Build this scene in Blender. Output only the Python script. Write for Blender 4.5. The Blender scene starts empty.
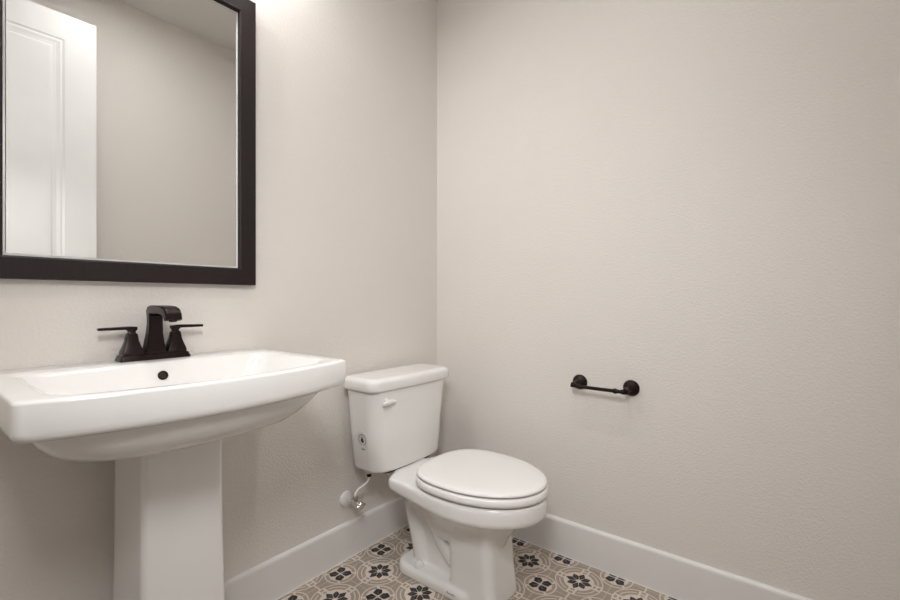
import bpy, bmesh, math, random
from mathutils import Vector, Matrix
random.seed(3)
PI = math.pi
EV, ED, EF = 270, 165, 5.8
sc = bpy.context.scene
COL = sc.collection

# ------------------------------------------------------------------ materials
def new_mat(name):
    m = bpy.data.materials.new(name); m.use_nodes = True
    nt = m.node_tree
    b = nt.nodes.get('Principled BSDF')
    return m, nt, b

class E:
    """tiny node expression helper"""
    nt = None
    def __init__(s, sock): s.s = sock
    @staticmethod
    def m(op, a, b=None, c=None, clamp=False):
        n = E.nt.nodes.new('ShaderNodeMath'); n.operation = op; n.use_clamp = clamp
        for i, v in enumerate((a, b, c)):
            if v is None: continue
            if isinstance(v, E): E.nt.links.new(v.s, n.inputs[i])
            else: n.inputs[i].default_value = v
        return E(n.outputs[0])
    def __add__(s, o): return E.m('ADD', s, o)
    __radd__ = __add__
    def __sub__(s, o): return E.m('SUBTRACT', s, o)
    def __rsub__(s, o): return E.m('SUBTRACT', o, s)
    def __mul__(s, o): return E.m('MULTIPLY', s, o)
    __rmul__ = __mul__
    def __truediv__(s, o): return E.m('DIVIDE', s, o)
    def abs(s): return E.m('ABSOLUTE', s)
    def lt(s, v, w=.008):          # soft s < v
        return E.m('MULTIPLY_ADD', s, -1.0/w, (v/w + .5) if not isinstance(v, E) else v*(1.0/w) + .5, clamp=True)
    def gt(s, v, w=.008): return 1.0 - s.lt(v, w)
    def band(s, a, b, w=.008): return s.gt(a, w) * s.lt(b, w)
def emax(*a):
    r = a[0]
    for x in a[1:]: r = E.m('MAXIMUM', r, x)
    return r
def emin(a, b): return E.m('MINIMUM', a, b)

def mix_col(nt, fac, c1, c2):
    n = nt.nodes.new('ShaderNodeMix'); n.data_type = 'RGBA'
    if isinstance(fac, (int, float)): n.inputs[0].default_value = fac
    else: nt.links.new(fac, n.inputs[0])
    for i, c in ((6, c1), (7, c2)):
        if isinstance(c, tuple): n.inputs[i].default_value = c + (1,) if len(c) == 3 else c
        else: nt.links.new(c, n.inputs[i])
    return n.outputs[2]

def noise_bump(nt, b, scale, strength, dist, detail=3, second=None):
    tc = nt.nodes.new('ShaderNodeTexCoord')
    n = nt.nodes.new('ShaderNodeTexNoise'); n.inputs['Scale'].default_value = scale
    n.inputs['Detail'].default_value = detail
    nt.links.new(tc.outputs['Object'], n.inputs['Vector'])
    bp = nt.nodes.new('ShaderNodeBump'); bp.inputs['Strength'].default_value = strength
    bp.inputs['Distance'].default_value = dist
    nt.links.new(n.outputs['Fac'], bp.inputs['Height'])
    nt.links.new(bp.outputs['Normal'], b.inputs['Normal'])
    return n

def wall_mat(name, col):
    m, nt, b = new_mat(name)
    b.inputs['Roughness'].default_value = .62
    n = noise_bump(nt, b, 150, .6, .0026, 2.0)
    tc = nt.nodes.new('ShaderNodeTexCoord')
    n2 = nt.nodes.new('ShaderNodeTexNoise'); n2.inputs['Scale'].default_value = 1.5
    nt.links.new(tc.outputs['Object'], n2.inputs['Vector'])
    c2 = tuple(c*.975 for c in col)
    nt.links.new(mix_col(nt, n2.outputs['Fac'], c2, col), b.inputs['Base Color'])
    return m

def simple(name, col, rough=.4, metal=0., coat=0., bump=None, vary=.03, vscale=9):
    m, nt, b = new_mat(name)
    b.inputs['Roughness'].default_value = rough
    b.inputs['Metallic'].default_value = metal
    b.inputs['Coat Weight'].default_value = coat
    tc = nt.nodes.new('ShaderNodeTexCoord')
    n = nt.nodes.new('ShaderNodeTexNoise'); n.inputs['Scale'].default_value = vscale
    nt.links.new(tc.outputs['Object'], n.inputs['Vector'])
    nt.links.new(mix_col(nt, n.outputs['Fac'], tuple(c*(1-vary) for c in col), tuple(min(1, c*(1+vary)) for c in col)), b.inputs['Base Color'])
    if bump: noise_bump(nt, b, *bump)
    return m

M_WALL = wall_mat('greige_wall_paint', (.775, .728, .680))
M_CEIL = wall_mat('ceiling_paint', (.78, .755, .72))
M_TRIM = simple('satin_white_trim', (.80, .775, .75), .34)
M_DOOR = simple('white_door_paint', (.84, .83, .81), .38)
M_PORC = simple('vitreous_china', (.84, .82, .795), .12, vary=.004)
M_SEAT = simple('seat_plastic', (.84, .815, .79), .24, vary=.004)
M_BRONZE = simple('oil_rubbed_bronze', (.030, .021, .020), .30, .9, vary=.25, vscale=30)
M_CHROME = simple('chrome', (.78, .76, .74), .16, 1.0)
M_DARKHOLE = simple('overflow_hole_shade', (.05, .03, .025), .35, .6)  # dark colour stands in for the shade inside the overflow hole
M_GASKET = simple('black_rubber', (.010, .009, .009), .6)
M_HOSE = simple('supply_hose_plastic', (.78, .75, .72), .35)
M_STK = simple('sticker_paper', (.74, .72, .69), .5)
M_INK = simple('sticker_ink', (.03, .03, .032), .5)
M_INKG = simple('grey_ink', (.24, .23, .25), .5)
M_CAULK = simple('white_caulk', (.80, .77, .74), .5)
M_GLINT = simple('bevel_glint', (.80, .80, .78), .25)  # pale colour stands in for the bright reflection along the mirror bevel
M_WOODF = simple('hall_floor_oak', (.30, .20, .12), .4, vary=.15, vscale=4)

def frame_mat():
    m, nt, b = new_mat('espresso_frame_wood')
    tc = nt.nodes.new('ShaderNodeTexCoord')
    mp = nt.nodes.new('ShaderNodeMapping'); mp.inputs['Scale'].default_value = (140, 140, 4)
    n = nt.nodes.new('ShaderNodeTexNoise'); n.inputs['Scale'].default_value = 1.0; n.inputs['Detail'].default_value = 4
    nt.links.new(tc.outputs['Object'], mp.inputs['Vector']); nt.links.new(mp.outputs['Vector'], n.inputs['Vector'])
    nt.links.new(mix_col(nt, n.outputs['Fac'], (.009, .005, .005), (.020, .012, .012)), b.inputs['Base Color'])
    b.inputs['Roughness'].default_value = .5; b.inputs['Specular IOR Level'].default_value = .3
    return m
M_FRAME = frame_mat()

m, nt, b = new_mat('mirror_silver'); M_MIRROR = m
b.inputs['Metallic'].default_value = 1; b.inputs['Roughness'].default_value = .0
b.inputs['Base Color'].default_value = (.93, .94, .93, 1)

def emis(name, col, s):
    m, nt, b = new_mat(name)
    b.inputs['Base Color'].default_value = (.9, .9, .9, 1)
    b.inputs['Emission Color'].default_value = col + (1,)
    b.inputs['Emission Strength'].default_value = s
    return m

# ---- patterned cement-look tile
TILE = .2
def tile_mat():
    m, nt, b = new_mat('encaustic_floor_tile')
    E.nt = nt
    geo = nt.nodes.new('ShaderNodeNewGeometry')
    sp = nt.nodes.new('ShaderNodeSeparateXYZ'); nt.links.new(geo.outputs['Position'], sp.inputs[0])
    X, Y = E(sp.outputs[0]), E(sp.outputs[1])
    def fr(v, off):
        f = E.m('FLOORED_MODULO', (v + off) * (1/TILE), 1.0)
        return f - .5
    u = fr(X, .026); v = fr(Y, .066)
    au, av = u.abs(), v.abs()
    r = E.m('SQRT', u*u + v*v)
    ang = E.m('ARCTAN2', v, u)
    # fold to 45 degree sectors around the cardinal + diagonal directions
    s8 = (E.m('FLOORED_MODULO', ang + PI/8, PI/4) - PI/8).abs()
    s4 = (E.m('FLOORED_MODULO', ang + PI/4, PI/2) - PI/4).abs()   # 0 on cardinal, pi/4 on diagonal
    lat8 = r * E.m('SINE', s8)
    card = s4.lt(PI/8, .02)
    # petals: cardinal ones pointed and long, diagonal ones rounder
    kc = emin((r - .035) * (.057/.120), (.245 - r) * (.057/.085)); kd = E.m('MULTIPLY', E.m('SINE', emin(emax((r - .035) * (PI/.185), r*0.0), PI)), .059)
    wid = kc*card + kd*(1.0 - card)
    vein = lat8.gt(.003, .006)
    petal = (lat8 - wid).lt(-.001, .008) * r.band(.035, .245)
    vein2 = E.m('MAXIMUM', vein, r.lt(.09))
    petal = petal * E.m('MAXIMUM', vein2, .9)
    # corner clover
    cu, cv = .5 - au, .5 - av
    rc = E.m('SQRT', cu*cu + cv*cv)
    du, dv = cu - .079, cv - .079
    p = (du + dv) * .7071; q = (du - dv) * .7071
    lobe = E.m('SQRT', (p*p)*1.0 + (q*q)*1.35)
    scal = E.m('MULTIPLY', E.m('SINE', E.m('ARCTAN2', q, p) * 5.0), .007)
    clover = (lobe + scal).lt(.087, .010)
    cvein = E.m('MAXIMUM', q.abs().gt(.004, .006), p.gt(.015))
    clover = clover * E.m('MAXIMUM', cvein, .8) * emin(cu, cv).gt(.012)
    dark = emax(petal, clover)
    # taupe shapes
    outside = rc.gt(.195, .01)
    lat4 = r * E.m('SINE', s4)
    arc = emax(r.band(.262, .318), r.band(.338, .392)) * lat4.gt(.075)
    dash = emax(r.band(.262, .302), r.band(.335, .385)) * lat4.lt(.036)
    arc = emax(arc, dash) * outside
    # join the two bands of the diagonal arcs at their ends
    endcap = r.band(.262, .392) * lat4.band(.075, .100) * outside
    ring2 = rc.band(.205, .262) * r.gt(.412) * emax((cu - cv).abs().gt(.03))
    mid = r.gt(.412) * rc.gt(.285) * emin(au, av).gt(.014)
    star = r.lt(.0, .001)
    taupe = emax(arc, endcap, ring2, mid)
    fillc = rc.lt(.155) * 0.0
    grout = emax(au.gt(.4925, .004), av.gt(.4925, .004))
    # wear
    tc = nt.nodes.new('ShaderNodeTexNoise'); tc.inputs['Scale'].default_value = 60; tc.inputs['Detail'].default_value = 3
    nt.links.new(geo.outputs['Position'], tc.inputs['Vector'])
    wear = E(tc.outputs['Fac'])
    cream = (.690, .605, .525); tau = (.350, .290, .232); drk = (.024, .019, .020)
    c = mix_col(nt, (taupe * (1.12 - wear*.35)).s, cream, tau)
    c = mix_col(nt, (dark * E.m('MULTIPLY_ADD', wear, -.25, 1.12, clamp=True)).s, c, drk)
    c = mix_col(nt, (grout * .75).s, c, (.56, .50, .44))
    nt.links.new(c, b.inputs['Base Color'])
    b.inputs['Roughness'].default_value = .5; b.inputs['Specular IOR Level'].default_value = .25
    bp = nt.nodes.new('ShaderNodeBump'); bp.inputs['Strength'].default_value = .4; bp.inputs['Distance'].default_value = .001
    nt.links.new((1.0 - grout).s, bp.inputs['Height']); nt.links.new(bp.outputs['Normal'], b.inputs['Normal'])
    return m
M_TILE = tile_mat()

# ------------------------------------------------------------------ object helpers
def link(name, bm, mat, parent=None, smooth=True, angle=35):
    me = bpy.data.meshes.new(name)
    bmesh.ops.recalc_face_normals(bm, faces=bm.faces)
    bm.to_mesh(me); bm.free()
    o = bpy.data.objects.new(name, me); COL.objects.link(o)
    if mat: me.materials.append(mat)
    if smooth:
        for p in me.polygons: p.use_smooth = True
        me.set_sharp_from_angle(angle=math.radians(angle))
    if parent is not None:
        o.parent = parent
        o.matrix_parent_inverse = Matrix.Translation(-parent.location)
    return o
def thing(name, loc, label, cat, group=None):
    o = bpy.data.objects.new(name, None); COL.objects.link(o)
    o.location = loc; o.empty_display_size = .05
    o['label'] = label; o['category'] = cat
    if group: o['group'] = group
    return o
def struct(name, bm, mat, label=None, **k):
    o = link(name, bm, mat, **k); o['kind'] = 'structure'
    if label: o['label'] = label
    return o
def box(bm, x0, x1, y0, y1, z0, z1, bev=0, seg=2):
    r = bmesh.ops.create_cube(bm, size=1.0)
    vs = r['verts']
    for v in vs:
        v.co = Vector(((x0+x1)/2 + v.co.x*(x1-x0), (y0+y1)/2 + v.co.y*(y1-y0), (z0+z1)/2 + v.co.z*(z1-z0)))
    if bev:
        es = list({e for v in vs for e in v.link_edges})
        bmesh.ops.bevel(bm, geom=es, offset=bev, segments=seg, affect='EDGES', profile=.5)
    return bm
def loft(bm, rings, cap0=True, cap1=True):
    vr = [[bm.verts.new(p) for p in ring] for ring in rings]
    n = len(vr[0])
    for a, c in zip(vr, vr[1:]):
        for i in range(n):
            bm.faces.new((a[i], a[(i+1) % n], c[(i+1) % n], c[i]))
    if cap0: bm.faces.new(vr[0][::-1])
    if cap1: bm.faces.new(vr[-1])
    return vr
def lathe(bm, prof, origin, axis, n=32):
    """prof: (distance along axis, radius)"""
    axis = Vector(axis).normalized(); o = Vector(origin)
    q = axis.to_track_quat('Z', 'Y')
    rings = []
    for d, r in prof:
        rings.append([o + axis*d + q @ Vector((r*math.cos(2*PI*i/n), r*math.sin(2*PI*i/n), 0)) for i in range(n)])
    return loft(bm, rings)
def tube(bm, pts, rad, n=14, sx=None):
    pts = [Vector(p) for p in pts]
    rs = rad if isinstance(rad, (list, tuple)) else [rad]*len(pts)
    rings = []; up = Vector((1, 0, 0))
    for i, p in enumerate(pts):
        t = (pts[min(i+1, len(pts)-1)] - pts[max(i-1, 0)]).normalized()
        s = up - t*up.dot(t)
        if s.length < 1e-4: s = Vector((0, 1, 0)) - t*t.y
        s.normalize(); w = t.cross(s)
        k = sx if sx else 1
        rings.append([p + s*math.cos(2*PI*j/n)*rs[i]*k + w*math.sin(2*PI*j/n)*rs[i] for j in range(n)])
    return loft(bm, rings)
def spline(pts, m=8):
    P = [Vector(p) for p in pts]; P = [P[0]*2-P[1]] + P + [P[-1]*2-P[-2]]
    out = []
    for i in range(1, len(P)-2):
        for k in range(m):
            t = k/m; a, b_, c, d = P[i-1], P[i], P[i+1], P[i+2]
            out.append(.5*((2*b_) + (c-a)*t + (2*a-5*b_+4*c-d)*t*t + (3*b_-a-3*c+d)*t**3))
    out.append(P[-2]); return out
def rrect(x0, x1, y0, y1, r, z, bow=0, nc=8, ns=14, bowback=0):
    """rounded rectangle, y0 = front (most negative); bow pushes the front outwards"""
    r = min(r, (x1-x0)/2*.999, (y1-y0)/2*.999)
    pts = []
    cs = [(x1-r, y0+r, -PI/2), (x1-r, y1-r, 0), (x0+r, y1-r, PI/2), (x0+r, y0+r, PI)]
    ends = []
    for k, (cx, cy, a0) in enumerate(cs):
        arc = [(cx + r*math.cos(a0 + PI/2*i/nc), cy + r*math.sin(a0 + PI/2*i/nc)) for i in range(nc+1)]
        nx = cs[(k+1) % 4]
        nxp = (nx[0] + r*math.cos(nx[2]), nx[1] + r*math.sin(nx[2]))
        pts += arc
        for i in range(1, ns):
            t = i/ns; pts.append((arc[-1][0]*(1-t)+nxp[0]*t, arc[-1][1]*(1-t)+nxp[1]*t))
    xc, hw = (x0+x1)/2, (x1-x0)/2
    out = []
    for x, y in pts:
        w = (y1-y)/(y1-y0)
        y2 = y - bow*w*max(0, 1-((x-xc)/hw)**2) + bowback*(1-w)*max(0, 1-((x-xc)/hw)**2)
        out.append((x, y2, z))
    return out

# ------------------------------------------------------------------ room
H = 2.74; XL = -1.80; YB = -1.75
T = .1
DY0, DY1, DH = -1.46, -.64, 2.44      # doorway in the entry wall
bm = bmesh.new(); box(bm, XL-T, T, YB-T, T, -.05, 0); struct('floor', bm, M_TILE, 'patterned encaustic tile floor', smooth=False)
bm = bmesh.new(); box(bm, XL-T, T, YB-T, T, H, H+.05); struct('ceiling', bm, M_CEIL, smooth=False)
bm = bmesh.new(); box(bm, XL-T, 0, 0, T, 0, H); struct('wall_left', bm, M_WALL, 'greige wall behind the sink and toilet', smooth=False)
bm = bmesh.new(); box(bm, 0, T, YB-T, T, 0, H); struct('wall_right', bm, M_WALL, 'greige wall with the paper holder', smooth=False)
bm = bmesh.new(); box(bm, XL-T, 0, YB-T, YB, 0, H); struct('wall_back', bm, M_WALL, smooth=False)
bm = bmesh.new()
box(bm, XL-T, XL, YB, DY0, 0, H); box(bm, XL-T, XL, DY1, 0, 0, H); box(bm, XL-T, XL, DY0, DY1, DH, H)
struct('wall_entry', bm, M_WALL, smooth=False)
# hallway beyond the doorway
HX = XL - 1.1
bm = bmesh.new(); box(bm, HX-T, XL-T, YB-T-.6, .6, -.05, 0); struct('floor_hall', bm, M_WOODF, smooth=False)
bm = bmesh.new(); box(bm, HX-T, XL-T, YB-T-.6, .6, H, H+.05); struct('ceiling_hall', bm, M_CEIL, smooth=False)
bm = bmesh.new(); box(bm, HX-T, HX, YB-T-.6, .6, 0, H); struct('wall_hall', bm, M_WALL, smooth=False)
bm = bmesh.new(); box(bm, HX, XL-T, .5, .6, 0, H); box(bm, HX, XL-T, YB-T-.6, YB-T-.5, 0, H)
box(bm, XL-T, XL-T+.05, T, .5, 0, H); box(bm, XL-T, XL-T+.05, YB-T-.5, YB-T, 0, H)
struct('wall_hall_end', bm, M_WALL, smooth=False)
# door casing
bm = bmesh.new()
for xa, xb in ((XL, XL+.014), (XL-T-.014, XL-T)):
    if xa == XL:
        box(bm, xa, xb, DY1-.012, DY1+.075, 0, DH+.075, .003); box(bm, xa, xb, DY0+.05, DY1-.012, DH-.012, DH+.075, .003)
    else:
        box(bm, xa, xb, DY1-.012, DY1+.075, 0, DH+.075, .003); box(bm, xa, xb, DY0-.075, DY0+.012, 0, DH+.075, .003)
        box(bm, xa, xb, DY0+.012, DY1-.012, DH-.012, DH+.075, .003)
box(bm, XL-T, XL, DY1-.012, DY1, 0, DH); box(bm, XL-T, XL, DY0, DY0+.012, 0, DH); box(bm, XL-T, XL, DY0, DY1, DH-.012, DH)
struct('trim_1', bm, M_TRIM, 'white door casing')

# baseboards (swept profile: flat board with an eased top)
BH, BT = .139, .013
def baseboard(name, p0, p1, nrm, ex0=0, ex1=0):
    bm = bmesh.new(); p0 = Vector(p0); p1 = Vector(p1); n = Vector(nrm)
    prof = [(0, 0), (BT, 0), (BT, BH-.012), (BT-.0015, BH-.006), (BT-.005, BH-.002), (BT-.009, BH), (0, BH)]
    rings = []
    for p, ex in ((p0, ex0), (p1, ex1)):
        d = (p1-p0).normalized()
        rings.append([p + n*a + d*(a*ex) + Vector((0, 0, h)) for a, h in prof])
    loft(bm, rings)
    return struct(name, bm, M_TRIM, smooth=False)
baseboard('baseboard_left', (XL, 0, 0), (0, 0, 0), (0, -1, 0), 0, -1)
baseboard('baseboard_right', (0, 0, 0), (0, YB, 0), (-1, 0, 0), 1, -1)
baseboard('baseboard_back', (0, YB, 0), (XL, YB, 0), (0, 1, 0), 1, 0)
# caulk / grout joint at the foot of the baseboards
bm = bmesh.new(); box(bm, XL, -BT, -BT-.003, -BT+.001, 0, .0025); box(bm, -BT-.003, -BT+.001, YB+BT, -BT, 0, .0025)
struct('trim_2', bm, M_CAULK, smooth=False)

# ------------------------------------------------------------------ door leaf, opened along the back wall
DX0, DX1, DZ0, DZ1 = -1.79, -.992, .012, 2.405
DYF = -1.474
bm = bmesh.new(); rec = .005
panels = [(DX0+.125, DX1-.125, 1.06, DZ1-.125), (DX0+.125, DX1-.125, .26, .90)]
xs = [DX0, DX0+.125, DX1-.125, DX1]; zs = [DZ0, .26, .90, 1.06, DZ1-.125, DZ1]
box(bm, DX0, DX1, DYF-.035+rec, DYF-rec, DZ0, DZ1)
for yo, yi in ((DYF, DYF-rec), (DYF-.035, DYF-.035+rec)):
    y0, y1 = min(yo, yi), max(yo, yi)
    box(bm, xs[0], xs[1], y0, y1, DZ0, DZ1); box(bm, xs[2], xs[3], y0, y1, DZ0, DZ1)
    for a, c in ((zs[0], zs[1]), (zs[2], zs[3]), (zs[4], zs[5])): box(bm, xs[1], xs[2], y0, y1, a, c)
door = struct('door_1', bm, M_DOOR, 'white two-panel door standing open', smooth=False)
bm = bmesh.new()
for (a, c, lo, hi) in panels:     # raised moulding inside each recess, sloping down from the stile
    s = DYF
    def rect(i, y): return [(a+i, y, lo+i), (c-i, y, lo+i), (c-i, y, hi-i), (a+i, y, hi-i)]
    loft(bm, [rect(0, s-.0005), rect(.008, s-.003), rect(.016, s-.0025), rect(.030, s-.0048)], False, False)
    loft(bm, [rect(.045, s-.0048), rect(.050, s-.003), rect(.058, s-.0025)], False, True)
link('door_panel', bm, M_DOOR, door, smooth=False)

# ------------------------------------------------------------------ pedestal sink
SX0, SX1, SZ = -1.535, -.907, .846
sxc = (SX0+SX1)/2
sink = thing('pedestal_sink', (sxc, -.19, 0), 'white rectangular pedestal sink with bowed front under the framed mirror', 'sink')
bm = bmesh.new()
FY, BOW = -.457, .056
def R(x0, x1, y0, y1, r, z, bow): return rrect(x0, x1, y0, y1, r, z, bow)
yb = -.001
rings = []
# under bowl, bottom to fascia (narrow belly under the slab)
uc = sxc - .002
for hw_, yf_, yb_, r_, z_, bw_ in ((.12,-.31,-.06,.06,.696,.03),(.180,-.355,-.045,.07,.6975,.04),(.200,-.378,-.035,.08,.704,.045),(.228,-.398,-.03,.08,.714,.05),(.246,-.413,-.025,.08,.729,.055),(.263,-.423,-.02,.075,.747,.057),(.276,-.430,-.015,.07,.765,.058),(.285,-.434,-.012,.07,.7795,.058)):
    uq = uc - .014*(.7795-z_)/.08
    rings.append(R(uq-hw_, uq+hw_, yf_, yb_, r_, z_, bw_))
# slab
zf = .780
rings.append(R(SX0+.012, SX1-.012, FY+.010, yb-.003, .016, zf-.001, BOW))
rings.append(R(SX0+.005, SX1-.005, FY+.004, yb-.001, .018, zf+.002, BOW))
rings.append(R(SX0+.001, SX1-.001, FY+.001, yb, .013, zf+.008, BOW))
rings.append(R(SX0, SX1, FY, yb, .013, zf+.016, BOW))
rings.append(R(SX0, SX1, FY-.002, yb, .013, SZ-.006, BOW))
rings.append(R(SX0+.001, SX1-.001, FY-.001, yb, .013, SZ-.003, BOW))
rings.append(R(SX0+.003, SX1-.003, FY+.001, yb-.001, .012, SZ-.001, BOW))
rings.append(R(SX0+.007, SX1-.007, FY+.005, yb-.003, .010, SZ, BOW))
# rim, then basin
ix0, ix1, iy0, iy1 = SX0+.055, SX1-.055, FY+.030, -.128
rings.append(R(ix0-.016, ix1+.016, iy0-.012, iy1+.012, .035, SZ, BOW))
rings.append(R(ix0-.006, ix1+.006, iy0-.004, iy1+.004, .038, SZ-.002, BOW))
rings.append(R(ix0, ix1, iy0, iy1, .040, SZ-.008, BOW))
rings.append(R(ix0+.012, ix1-.012, iy0+.006, iy1-.008, .045, SZ-.026, BOW*.95))
rings.append(R(ix0+.030, ix1-.030, iy0+.016, iy1-.020, .055, SZ-.055, BOW*.9))
rings.append(R(ix0+.052, ix1-.052, iy0+.030, iy1-.034, .065, SZ-.085, BOW*.8))
rings.append(R(ix0+.080, ix1-.080, iy0+.055, iy1-.050, .07, SZ-.105, BOW*.6))
rings.append(R(ix0+.120, ix1-.120, iy0+.095, iy1-.075, .07, SZ-.116, BOW*.4))
rings.append(R(sxc-.06, sxc+.06, -.335, -.225, .05, SZ-.121, 0))
rings.append(R(sxc-.022, sxc+.022, -.302, -.258, .0219, SZ-.124, 0))
loft(bm, rings)
link('basin', bm, M_PORC, sink, angle=50)
# pedestal column: flat bowed front, tapered flare at the foot
bm = bmesh.new(); rings = []
for z, hw, yf in ((0, .100, -.315), (.02, .099, -.314), (.10, .094, -.300), (.25, .0895, -.290), (.45, .0865, -.284), (.62, .0855, -.282), (.690, .086, -.284), (.72, .088, -.29)):
    rings.append(rrect(uc-.002-hw, uc-.002+hw, yf+.008, -.075-(.0 if z > .1 else 0), .012, z, .008))
loft(bm, rings)
link('pedestal', bm, M_PORC, sink, angle=50)
bm = bmesh.new(); lathe(bm, [(0, .021), (.003, .021), (.005, .018), (.0052, .012), (.009, .012), (.010, .009)], (sxc, -.28, SZ-.125), (0, 0, 1))
link('drain', bm, M_BRONZE, sink)
# overflow ring on the back slope of the basin
bm = bmesh.new()
nrm = Vector((0, -.93, .37)).normalized()
oc = Vector((uc-.003, iy1-.0125, SZ-.0325))
lathe(bm, [(-.006, .0115), (.0015, .0115), (.003, .0105), (.0032, .0080), (.0012, .0072)], oc, nrm, 28)
ov = link('overflow_ring', bm, M_BRONZE, sink); ov['label'] = 'dark bronze overflow ring'
bm = bmesh.new(); lathe(bm, [(-.004, .0074), (.0020, .0074)], oc, nrm, 24)
link('overflow_hole', bm, M_DARKHOLE, ov)

# ------------------------------------------------------------------ faucet
fx = -1.213; fz = SZ
fau = thing('faucet', (fx, -.04, fz), 'dark bronze two-lever faucet with squared spout on the white sink', 'faucet')
bm = bmesh.new()
loft(bm, [rrect(fx-.0805, fx+.0805, -.0675, -.013, .005, fz, 0, 3, 4), rrect(fx-.0805, fx+.0805, -.0675, -.013, .005, fz+.004, 0, 3, 4),
          rrect(fx-.076, fx+.076, -.063, -.017, .004, fz+.014, 0, 3, 4), rrect(fx-.073, fx+.073, -.060, -.020, .004, fz+.0155, 0, 3, 4),
          rrect(fx-.073, fx+.073, -.060, -.020, .004, fz+.019, 0, 3, 4)])
link('base_plate', bm, M_BRONZE, fau)
# spout
bm = bmesh.new(); rings = []
yc = -.040
secs = [ # centre y, z, tilt (angle of the section normal from +z towards -y), half width, half depth
 (yc, fz+.018, 0, .0250, .0195), (yc, fz+.028, 0, .0220, .0180), (yc, fz+.045, 0, .0195, .0165), (yc-.002, fz+.068, 0, .0168, .0135),
 (yc-.005, fz+.092, .0, .0160, .0115), (yc-.006, fz+.110, .05, .0163, .0115), (yc-.006, fz+.1205, .50, .0170, .0160), (yc-.011, fz+.1265, 1.10, .0178, .0140),
 (yc-.022, fz+.1300, 1.50, .0186, .0115), (yc-.048, fz+.1305, 1.57, .0188, .0105), (yc-.076, fz+.1300, 1.60, .0190, .0105),
 (yc-.100, fz+.1280, 1.72, .0192, .0108), (yc-.115, fz+.1240, 2.0, .0192, .0108), (yc-.124, fz+.1160, 2.5, .0190, .0100), (yc-.128, fz+.105, 2.9, .0186, .0085)]
for y, z, a, hw, hd in secs:
    d = Vector((0, -math.cos(a), math.sin(a))) # depth axis (front/under side turns with the bend)
    c = Vector((fx, y, z)); ch = .003
    dd = Vector((0, -math.cos(a), -math.sin(a)))*-1
    q = [(-hw, -hd+ch), (-hw+ch, -hd), (hw-ch, -hd), (hw, -hd+ch), (hw, hd-ch), (hw-ch, hd), (-hw+ch, hd), (-hw, hd-ch)]
    rings.append([c + Vector((1, 0, 0))*p + Vector((0, math.cos(a), math.sin(a)))*r for p, r in q])
loft(bm, rings)
link('spout', bm, M_BRONZE, fau, angle=28)
bm = bmesh.new(); lathe(bm, [(-.002, .009), (.004, .009), (.004, .007), (.001, .006)], (fx, yc-.1275, fz+.1055), (0, -.2, -.95), 20)
link('aerator', bm, M_BRONZE, fau)
for s in (-1, 1):
    hx = fx + s*.0505
    bm = bmesh.new(); rr = []
    for z, w in ((.018, .0225), (.024, .0215), (.036, .0175), (.050, .0135), (.064, .0115), (.068, .0110), (.070, .0085), (.074, .0075), (.077, .0095), (.080, .0095)):
        rr.append(rrect(hx-w, hx+w, yc-w*.9, yc+w*.9, .0018, fz+z, 0, 2, 2))
    loft(bm, rr)
    hub = link('handle', bm, M_BRONZE, fau)
    bm = bmesh.new(); rr = []
    for d, w, z0, z1 in ((-.011, .0070, 0.0777, 0.0860), (.004, .0085, 0.0777, 0.0875), (.016, .0078, 0.0792, 0.0875), (.050, .0068, 0.0792, 0.0865), (.068, .0062, 0.0792, 0.0860), (.0705, .0055, 0.0798, 0.0853)):
        x = hx + s*d
        rr.append([(x, yc-w, fz+z0+.001), (x, yc-w+.001, fz+z0), (x, yc+w-.001, fz+z0), (x, yc+w, fz+z0+.001), (x, yc+w, fz+z1-.001), (x, yc+w-.001, fz+z1), (x, yc-w+.001, fz+z1), (x, yc-w, fz+z1-.001)])
    loft(bm, rr)
    link('lever', bm, M_BRONZE, hub)

# ------------------------------------------------------------------ mirror
MX0, MX1, MZ0, MZ1 = -1.547, -.925, 1.048, 1.946
FW, FT = .052, .026
mir = thing('wall_mirror', ((MX0+MX1)/2, 0, MZ0), 'large rectangular wall mirror in dark espresso wood frame above the sink', 'mirror')
bm = bmesh.new()
def fr(i, y): return [(MX0+i, y, MZ0+i), (MX1-i, y, MZ0+i), (MX1-i, y, MZ1-i), (MX0+i, y, MZ1-i)]
loft(bm, [fr(0, 0), fr(0, -FT+.0015), fr(.0015, -FT), fr(FW-.005, -FT), fr(FW-.0015, -FT+.002), fr(FW, -FT+.010), fr(FW, 0)], False, False)
link('mirror_frame', bm, M_FRAME, mir, smooth=False)
bm = bmesh.new()
loft(bm, [fr(FW-.002, -.005), fr(FW-.002, -.0105), fr(FW+.0055, -.0125)], True, True)
gl = link('mirror_glass', bm, M_MIRROR, mir, smooth=False)
bm = bmesh.new()
loft(bm, [fr(FW-.001, -.0130), fr(FW+.0035, -.0135), fr(FW+.0042, -.0120)], False, False)
ge = link('glint_strip', bm, M_GLINT, gl, smooth=False); ge['label'] = 'pale strip, painted glint of the glass bevel'

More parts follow.
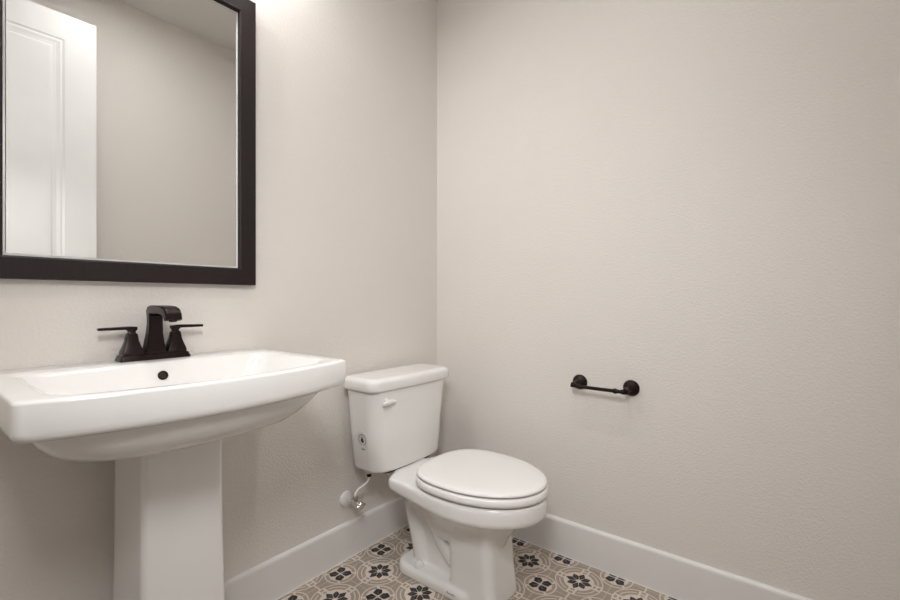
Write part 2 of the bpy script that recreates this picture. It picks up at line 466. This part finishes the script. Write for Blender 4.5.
# ------------------------------------------------------------------ vanity light above the mirror (outside the frame)
LX, LZ, LY = -1.225, 2.33, -.145
van = thing('vanity_light', (LX, 0, LZ), 'two-globe bronze vanity light fixed above the mirror', 'lamp')
bm = bmesh.new(); box(bm, LX-.25, LX+.25, -.022, .001, LZ-.045, LZ+.045, .005); link('backplate', bm, M_BRONZE, van)
M_GLOBE = emis('lit_globe', (.985, .99, 1.0), EV)
LAMPS = (-.200, .200)
for dx in LAMPS:
    bm = bmesh.new(); tube(bm, spline([(LX+dx, -.02, LZ), (LX+dx, -.07, LZ+.01), (LX+dx, LY, LZ+.015), (LX+dx, LY, LZ-.0)], 6), .007)
    lathe(bm, [(0, .012), (.0, .028), (.018, .032), (.022, .026)], (LX+dx, LY, LZ+.012), (0, 0, -1), 24)
    arm = link('arm', bm, M_BRONZE, van)
    bm = bmesh.new(); bmesh.ops.create_uvsphere(bm, u_segments=24, v_segments=14, radius=.032, matrix=Matrix.Translation((LX+dx, LY, LZ-.040)))
    link('globe', bm, M_GLOBE, arm)
    bm = bmesh.new(); lathe(bm, [(-.012, .012), (-.006, .030), (.010, .045), (.035, .058), (.052, .066), (.052, .063), (.035, .055), (.010, .042), (-.004, .028), (-.006, .012)], (LX+dx, LY, LZ), (0, 0, -1), 32)
    link('cutoff_shade', bm, M_DOOR, van)  # unseen shade, added to block the upward light of the globe

# ------------------------------------------------------------------ toilet
tx = -.385
toi = thing('toilet', (tx, -.42, 0), 'white elongated two-piece toilet with closed lid in the corner', 'toilet')
def egg(cx, yback, yfront, hw, z, n=56, hb=None, p=2.0):
    """egg outline: widest at ~42% from back, squarish back"""
    out = []
    ym = yback + (yfront-yback)*.42
    for i in range(n):
        a = 2*PI*i/n
        c, s = math.cos(a), math.sin(a)
        if s <= 0: # front half (towards -y)
            y = ym + (ym-yfront)*s*1.0
            x = hw*c
        else:
            e = 2.0/2.8
            y = ym + (yback-ym)*(abs(s)**e)
            x = hw*math.copysign(abs(c)**e, c)
        out.append((cx+x, y, z))
    return out
bm = bmesh.new()
# bowl
def plan(ins, z):
    # rim and deck in one outline: round front, tapering back to the deck under the tank
    P = []; ym, yf, yb2 = -.50, -.757+ins, -.040-ins
    for i in range(25):
        a = PI - PI*i/24
        P.append((math.cos(a)*(.188-ins), ym + (yf-ym)*math.sin(a)))
    side = [(.1875, -.46), (.184, -.42), (.178, -.37), (.170, -.31), (.163, -.265), (.158, -.235), (.148, -.218), (.125, -.206), (.095, -.195), (.085, -.17), (.083, -.06), (.070, -.040)]
    for w, y in side: P.append((w-ins, min(y, yb2)))
    for w in (.04, 0, -.04): P.append((w, yb2))
    for w, y in reversed(side): P.append((-w+ins, min(y, yb2)))
    return [(tx+x, y, z(y) if callable(z) else z) for x, y in P]
def under(f, ins, zlow):      # underside rings shrink towards a small oval above the column
    A = plan(ins, lambda y: .306 + max(0, (y+.50))*.045)
    out = []
    for (x, y, z) in A:
        bx = tx + (x-tx)*.46; by = -.47 + (y+.47)*(.52 if y < -.47 else .50)
        out.append((x*(1-f)+bx*f, y*(1-f)+by*f, z + (zlow-z)*f**1.6))
    return out
tp = lambda h: (lambda y: h - .010*min(1, max(0, (y+.34)/.12)))
zb = lambda y: .322 + max(0, (y+.50))*.045
loft(bm, [under(1, .03, .165), under(.8, .022, .185), under(.6, .016, .20), under(.42, .012, .23), under(.25, .010, .26), under(.10, .009, .285), plan(.008, lambda y: zb(y)-.013), plan(.003, lambda y: zb(y)-.006), plan(0, zb), plan(0, tp(.350)), plan(.001, tp(.361)), plan(.004, tp(.368)), plan(.010, tp(.3705))])
# front column
loft(bm, [rrect(tx-.092, tx+.092, -.625, -.440, .032, 0), rrect(tx-.090, tx+.090, -.623, -.440, .032, .03), rrect(tx-.086, tx+.086, -.615, -.440, .032, .10),
          rrect(tx-.085, tx+.085, -.608, -.430, .032, .20), rrect(tx-.092, tx+.092, -.615, -.41, .04, .245), rrect(tx-.118, tx+.118, -.648, -.38, .06, .285), rrect(tx-.13, tx+.13, -.66, -.36, .06, .31)])
# foot plate
loft(bm, [rrect(tx-.104, tx+.104, -.56, -.195, .060, 0), rrect(tx-.104, tx+.104, -.56, -.195, .060, .024), rrect(tx-.100, tx+.100, -.56, -.200, .056, .034), rrect(tx-.090, tx+.090, -.55, -.208, .046, .039)])
# inner web and trapway
loft(bm, [rrect(tx-.044, tx+.044, -.50, -.270, .03, .01), rrect(tx-.038, tx+.038, -.50, -.235, .03, .15), rrect(tx-.050, tx+.050, -.52, -.18, .03, .28), rrect(tx-.075, tx+.075, -.52, -.15, .03, .345)])
tube(bm, spline([(tx, -.53, .075), (tx, -.45, .085), (tx, -.385, .14), (tx, -.335, .215), (tx, -.290, .255), (tx, -.235, .238), (tx, -.258, .14), (tx, -.290, .02)], 6),
     [.047]*43, 24, sx=1.28)
me = link('bowl', bm, M_PORC, toi)
md = me.modifiers.new('Remesh', 'REMESH'); md.mode = 'VOXEL'; md.voxel_size = .0042; md.use_smooth_shade = True
ms = me.modifiers.new('Smooth', 'SMOOTH'); ms.factor = .5; ms.iterations = 8
for s in (-1, 1):
    bm = bmesh.new(); lathe(bm, [(0, .0165), (.004, .0170), (.013, .0155), (.020, .010), (.023, .002)], (tx+s*.076, -.305, .0365), (0, 0, 1), 24)
    link('bolt_cap', bm, M_SEAT, toi)
# tank
bm = bmesh.new()
TB = -.030
ux = tx + .006
ub = ux + .004
loft(bm, [rrect(ub-.162, ub+.166, -.170, TB-.012, .040, .362, .014), rrect(ub-.176, ub+.180, -.184, TB-.003, .044, .366, .014), rrect(ub-.182, ub+.186, -.188, TB, .045, .376, .014),
          rrect(ux-.194, ux+.198, -.193, TB, .045, .51, .014), rrect(ux-.209, ux+.217, -.198, TB, .045, .674, .014)])
tank = link('tank', bm, M_PORC, toi, angle=50)
bm = bmesh.new()
lx0, lx1, ly0, ly1 = ux-.221, ux+.232, -.208, TB+.004
loft(bm, [rrect(lx0+.008, lx1-.008, ly0+.008, ly1-.004, .034, .669, .014), rrect(lx0+.002, lx1-.002, ly0+.002, ly1, .036, .672, .014), rrect(lx0, lx1, ly0, ly1, .037, .677, .014), rrect(lx0, lx1, ly0, ly1, .037, .700, .014),
          rrect(lx0+.002, lx1-.002, ly0+.002, ly1-.001, .037, .707, .014), rrect(lx0+.007, lx1-.007, ly0+.007, ly1-.005, .036, .7125, .014), rrect(lx0+.016, lx1-.016, ly0+.016, ly1-.012, .030, .7155, .013), rrect(lx0+.03, lx1-.03, ly0+.03, ly1-.02, .02, .716, .012)])
link('tank_lid', bm, M_PORC, toi, angle=50)
bm = bmesh.new(); loft(bm, [rrect(tx-.128, tx+.134, -.182, -.06, .02, .3655, .012), rrect(tx-.128, tx+.134, -.182, -.06, .02, .357, .012)])
link('gasket', bm, M_GASKET, toi)
# flush lever
bm = bmesh.new()
lvx, lvz, lvy = ux-.155, .632, -.2035
lathe(bm, [(-.012, .012), (.004, .012), (.008, .010), (.014, .007)], (lvx+.006, lvy+.004, lvz), (0, -1, 0), 20)
rr = []
for x, hz, y0, y1 in ((-.030, .0025, -.022, -.018), (-.026, .0050, -.024, -.014), (-.012, .0085, -.022, -.012), (.004, .0105, -.020, -.008), (.020, .0090, -.019, -.008), (.034, .0060, -.020, -.010), (.040, .0030, -.019, -.012)):
    n = 14; rr.append([(lvx+x, lvy+(y0+y1)/2 + (y1-y0)/2*math.cos(2*PI*i/n), lvz-.002+hz*math.sin(2*PI*i/n)) for i in range(n)])
loft(bm, rr)
link('flush_lever', bm, M_SEAT, toi, angle=60)
# sticker on the left cheek of the tank
def cheek_x(z):   # outer x of the tank's left side at height z
    return ux - (.194 + .015*(z-.51)/.164) if z > .51 else ux - (.178 + .016*(z-.39)/.12)
sy, sz = -.122, .487
SK = 1.15
def on_cheek(bm, pts, off):     # pts: list of (dy, dz) polygon
    vs = [bm.verts.new((cheek_x(sz+dz*SK)-off, sy-dy*SK, sz+dz*SK)) for dy, dz in pts]
    bm.faces.new(vs)
bm = bmesh.new()
N = 40
def capsule(hw, hh, r):
    P = []
    for cx, cz, a0 in ((hw-r, hh-r, 0), (-hw+r, hh-r, PI/2), (-hw+r, -hh+r, PI), (hw-r, -hh+r, 1.5*PI)):
        for i in range(7):
            a = a0 + PI/2*i/6; P.append((cx+r*math.cos(a), cz+r*math.sin(a)))
    return P
cap = capsule(.024, .034, .022)
outer = [bm.verts.new((cheek_x(sz-.006+dz*SK)-.0009, sy-dy*SK, sz-.006+dz*SK)) for dy, dz in cap]
inner = [bm.verts.new((cheek_x(sz-.006+dz*SK)+.001, sy-dy*SK, sz-.006+dz*SK)) for dy, dz in cap]
bm.faces.new(outer)
for i in range(len(cap)):
    j = (i+1) % len(cap); bm.faces.new((outer[i], outer[j], inner[j], inner[i]))
stk = link('sticker', bm, M_STK, tank, smooth=False)
stk['label'] = 'pale water-saving sticker with black drop emblem'
bm = bmesh.new()
for k in range(16):              # ring of small printed characters
    a = 2*PI*k/16
    if abs(a - 1.5*PI) < .15: continue
    r0, r1, w = .0150, .0185, .10
    on_cheek(bm, [(r0*math.cos(a-w), r0*math.sin(a-w)), (r1*math.cos(a-w), r1*math.sin(a-w)), (r1*math.cos(a+w), r1*math.sin(a+w)), (r0*math.cos(a+w), r0*math.sin(a+w))], .0013)
drop = [(0, .013)] + [(.0072*math.sin(t)*(1 if t < PI else 1), -.003-.0070*math.cos(t)*1.0 if 0 else -.003 + .0070*math.cos(t)) for t in [PI*.25 + i*(PI*1.5)/18 for i in range(19)]]
on_cheek(bm, drop, .0013)
for k in range(3): on_cheek(bm, [(-.006+k*.0045, -.034), (-.003+k*.0045, -.034), (-.003+k*.0045, -.029), (-.006+k*.0045, -.029)], .0013)
link('sticker_print', bm, M_INK, stk, smooth=False)
bm = bmesh.new()                  # small pale printed line lower on the tank
for k, h in enumerate((.006, .004, .005, .004, .006, .004)):
    on_cheek(bm, [(-.014+k*.0048, -.072), (-.011+k*.0048, -.072), (-.011+k*.0048, -.072+h), (-.014+k*.0048, -.072+h)], .0006)
link('tank_lettering', bm, M_INKG, tank, smooth=False)
# same for the bowl foot: laid on the side of the front column's foot
bm = bmesh.new()
for k, h in enumerate((.008, .005, .006, .005, .007, .005)):
    y = -.455 - k*.0060
    x = tx-.1044
    vs = [(x, y, .018), (x, y-.0035, .018), (x, y-.0035, .018+h), (x, y, .018+h)]
    bm.faces.new([bm.verts.new(v) for v in vs])
link('bowl_lettering', bm, M_INKG, toi, smooth=False)
# seat ring and lid
def seat_out(ins, z, yb_=-.312): return egg(tx, yb_-ins*.6, -.760+ins, .190-ins, z)
bm = bmesh.new()
zs0 = .3755
loft(bm, [seat_out(.008, zs0), seat_out(.003, zs0+.002), seat_out(.0005, zs0+.006), seat_out(0, zs0+.011), seat_out(.0015, zs0+.022), seat_out(.006, zs0+.0255),
          seat_out(.050, zs0+.0255), seat_out(.062, zs0+.012), seat_out(.060, zs0), seat_out(.008, zs0)], False, False)
bmesh.ops.remove_doubles(bm, verts=bm.verts, dist=1e-5)
link('seat', bm, M_SEAT, toi, angle=50)
bm = bmesh.new()
zl = zs0 + .0300
loft(bm, [seat_out(.014, zl), seat_out(.008, zl+.0005), seat_out(.005, zl+.003), seat_out(.005, zl+.007), seat_out(.009, zl+.0108), seat_out(.020, zl+.0132), seat_out(.050, zl+.0142), seat_out(.10, zl+.0146), seat_out(.15, zl+.0148)])
link('seat_lid', bm, M_SEAT, toi, angle=50)
for a in (-1, 1):
    for y in (-.50, -.66):
        bm = bmesh.new(); lathe(bm, [(0, .006), (.0045, .006)], (tx+a*(.14 if y > -.6 else .10), y, zs0+.0253), (0, 0, 1), 12)
        link('bumper', bm, M_SEAT, toi)
for s in (-1, 1):
    bm = bmesh.new(); box(bm, tx+s*.078-.016, tx+s*.078+.016, -.350, -.312, .364, .390, .006, 3)
    lathe(bm, [(0, .0085), (.036, .0085)], (tx+s*.078-.018, -.330, .398), (1, 0, 0), 16)
    link('hinge', bm, M_SEAT, toi)

# ------------------------------------------------------------------ water stop valve with supply hose
vx, vz = -.549, .228
val = thing('shutoff_valve', (vx, 0, vz), 'chrome shutoff valve with white supply hose on the wall below toilet tank', 'valve')
bm = bmesh.new(); lathe(bm, [(0, .031), (.003, .031), (.008, .028), (.013, .020), (.015, .011), (.015, .009)], (vx, 0, vz), (0, -1, 0), 32)
e = link('escutcheon', bm, M_HOSE, val); e['label'] = 'round white wall flange'
bm = bmesh.new()
lathe(bm, [(.013, .0075), (.030, .0075), (.031, .011), (.040, .011), (.041, .009), (.055, .0095), (.070, .0095), (.071, .007), (.078, .007)], (vx, 0, vz), (0, -1, 0), 20)
lathe(bm, [(0, .008), (.016, .008), (.0165, .0105), (.026, .0105), (.027, .006)], (vx, -.058, vz), (0, 0, 1), 6)
link('valve_body', bm, M_CHROME, val, angle=25)
bm = bmesh.new()
rr = []
for d, k in ((.078, .012), (.080, .0145), (.091, .0155), (.095, .012)):
    rr.append([(vx + k*(1+.18*math.cos(4*a))*math.cos(a)*1.15, -d, vz + k*(1+.18*math.cos(4*a))*math.sin(a)*.85) for a in [2*PI*i/32 for i in range(32)]])
loft(bm, rr)
link('valve_handle', bm, M_CHROME, val)
bm = bmesh.new()
hpts = spline([(vx, -.058, vz+.026), (vx-.002, -.059, vz+.034), (vx+.008, -.064, vz+.050), (vx+.028, -.076, vz+.066), (vx+.037, -.086, vz+.080), (vx+.039, -.090, .326)], 8)
tube(bm, hpts, .0046, 12)
link('supply_hose', bm, M_HOSE, val)
bm = bmesh.new(); lathe(bm, [(0, .009), (.004, .014), (.018, .014), (.020, .010), (.023, .010)], (vx+.039, -.090, .338), (0, 0, 1), 10)
link('hose_nut', bm, M_HOSE, val)
bm = bmesh.new(); lathe(bm, [(0, .006), (.0, .0085), (.012, .0085), (.012, .006)], (vx+.039, -.090, .326), (0, 0, 1), 16)
hn = link('hose_ferrule', bm, M_BRONZE, val); hn['label'] = 'dark crimp ferrule'

# ------------------------------------------------------------------ toilet paper holder
hy0, hy1, hz, hd = -.720, -.910, .686, .062
hol = thing('paper_holder', (0, (hy0+hy1)/2, hz), 'empty dark bronze toilet paper holder bar on the right wall', 'toilet paper holder')
for y in (hy0, hy1):
    bm = bmesh.new(); lathe(bm, [(0, .0285), (.003, .0290), (.006, .0275), (.010, .0240), (.013, .0180), (.018, .0125), (.024, .0095), (.030, .0080), (hd-.014, .0072), (hd-.010, .0095), (hd, .0105), (hd+.006, .0095), (hd+.009, .004)], (0, y, hz), (-1, 0, 0), 36)
    link('mount_post', bm, M_BRONZE, hol, angle=50)
bm = bmesh.new()
L = hy0-hy1
lathe(bm, [(-.012, .003), (-.011, .0055), (-.004, .0065), (.0, .0060), (.010, .0062), (.014, .0085), (.018, .0062), (.022, .0062), (L-.045, .0068), (L-.040, .0095), (L-.034, .0095), (L-.030, .0072), (L-.022, .0062), (L-.012, .0090), (L-.004, .0085), (L+.004, .0075), (L+.010, .003)], (-hd, hy0, hz-.006), (0, -1, 0), 24)
link('roller_bar', bm, M_BRONZE, hol, angle=50)

# ------------------------------------------------------------------ lights
# unseen ceiling downlight, added as fill for the floor and walls
RLX, RLY = -.90, -1.05
rc = thing('fill_downlight', (RLX, RLY, H), 'added round ceiling downlight for fill, out of view', 'lamp')
bm = bmesh.new()
lathe(bm, [(.0, .085), (.006, .083), (.008, .070), (.003, .066), (.0, .066)], (RLX, RLY, H), (0, 0, -1), 40)
link('trim_ring', bm, M_TRIM, rc)
bm = bmesh.new(); lathe(bm, [(.0, .064), (.003, .064)], (RLX, RLY, H), (0, 0, -1), 40)
link('diffuser', bm, emis('fill_diffuser_glow', (.985, .99, 1.0), ED), rc)
l = bpy.data.lights.new('camera_flash', 'AREA'); l.energy = EF; l.shape = 'DISK'; l.size = .40; l.spread = math.radians(115); l.color = (.985, .99, 1.0)
FL = bpy.data.objects.new('camera_flash', l); COL.objects.link(FL); FL.location = (-1.63, -1.28, 1.66)
FL.rotation_euler = (Vector((-.40, -.44, .40)) - FL.location).to_track_quat('-Z', 'Y').to_euler()

w = bpy.data.worlds.new('World'); sc.world = w; w.use_nodes = True
w.node_tree.nodes['Background'].inputs[0].default_value = (.9, .93, 1, 1)
w.node_tree.nodes['Background'].inputs[1].default_value = .3

# ------------------------------------------------------------------ camera
cd = bpy.data.cameras.new('camera'); cam = bpy.data.objects.new('camera', cd); COL.objects.link(cam)
cd.sensor_width = 36; cd.lens = 443/900*36; cd.clip_start = .02
cam.location = (-1.647, -1.386, 1.001)
th = math.atan2(351, 443)
cam.rotation_euler = (PI/2, 0, th - PI/2)
sc.camera = cam
sc.view_settings.view_transform = 'Standard'; sc.view_settings.look = 'None'
sc.view_settings.exposure = 0.0; sc.view_settings.gamma = 1; sc.view_settings.use_curve_mapping = False
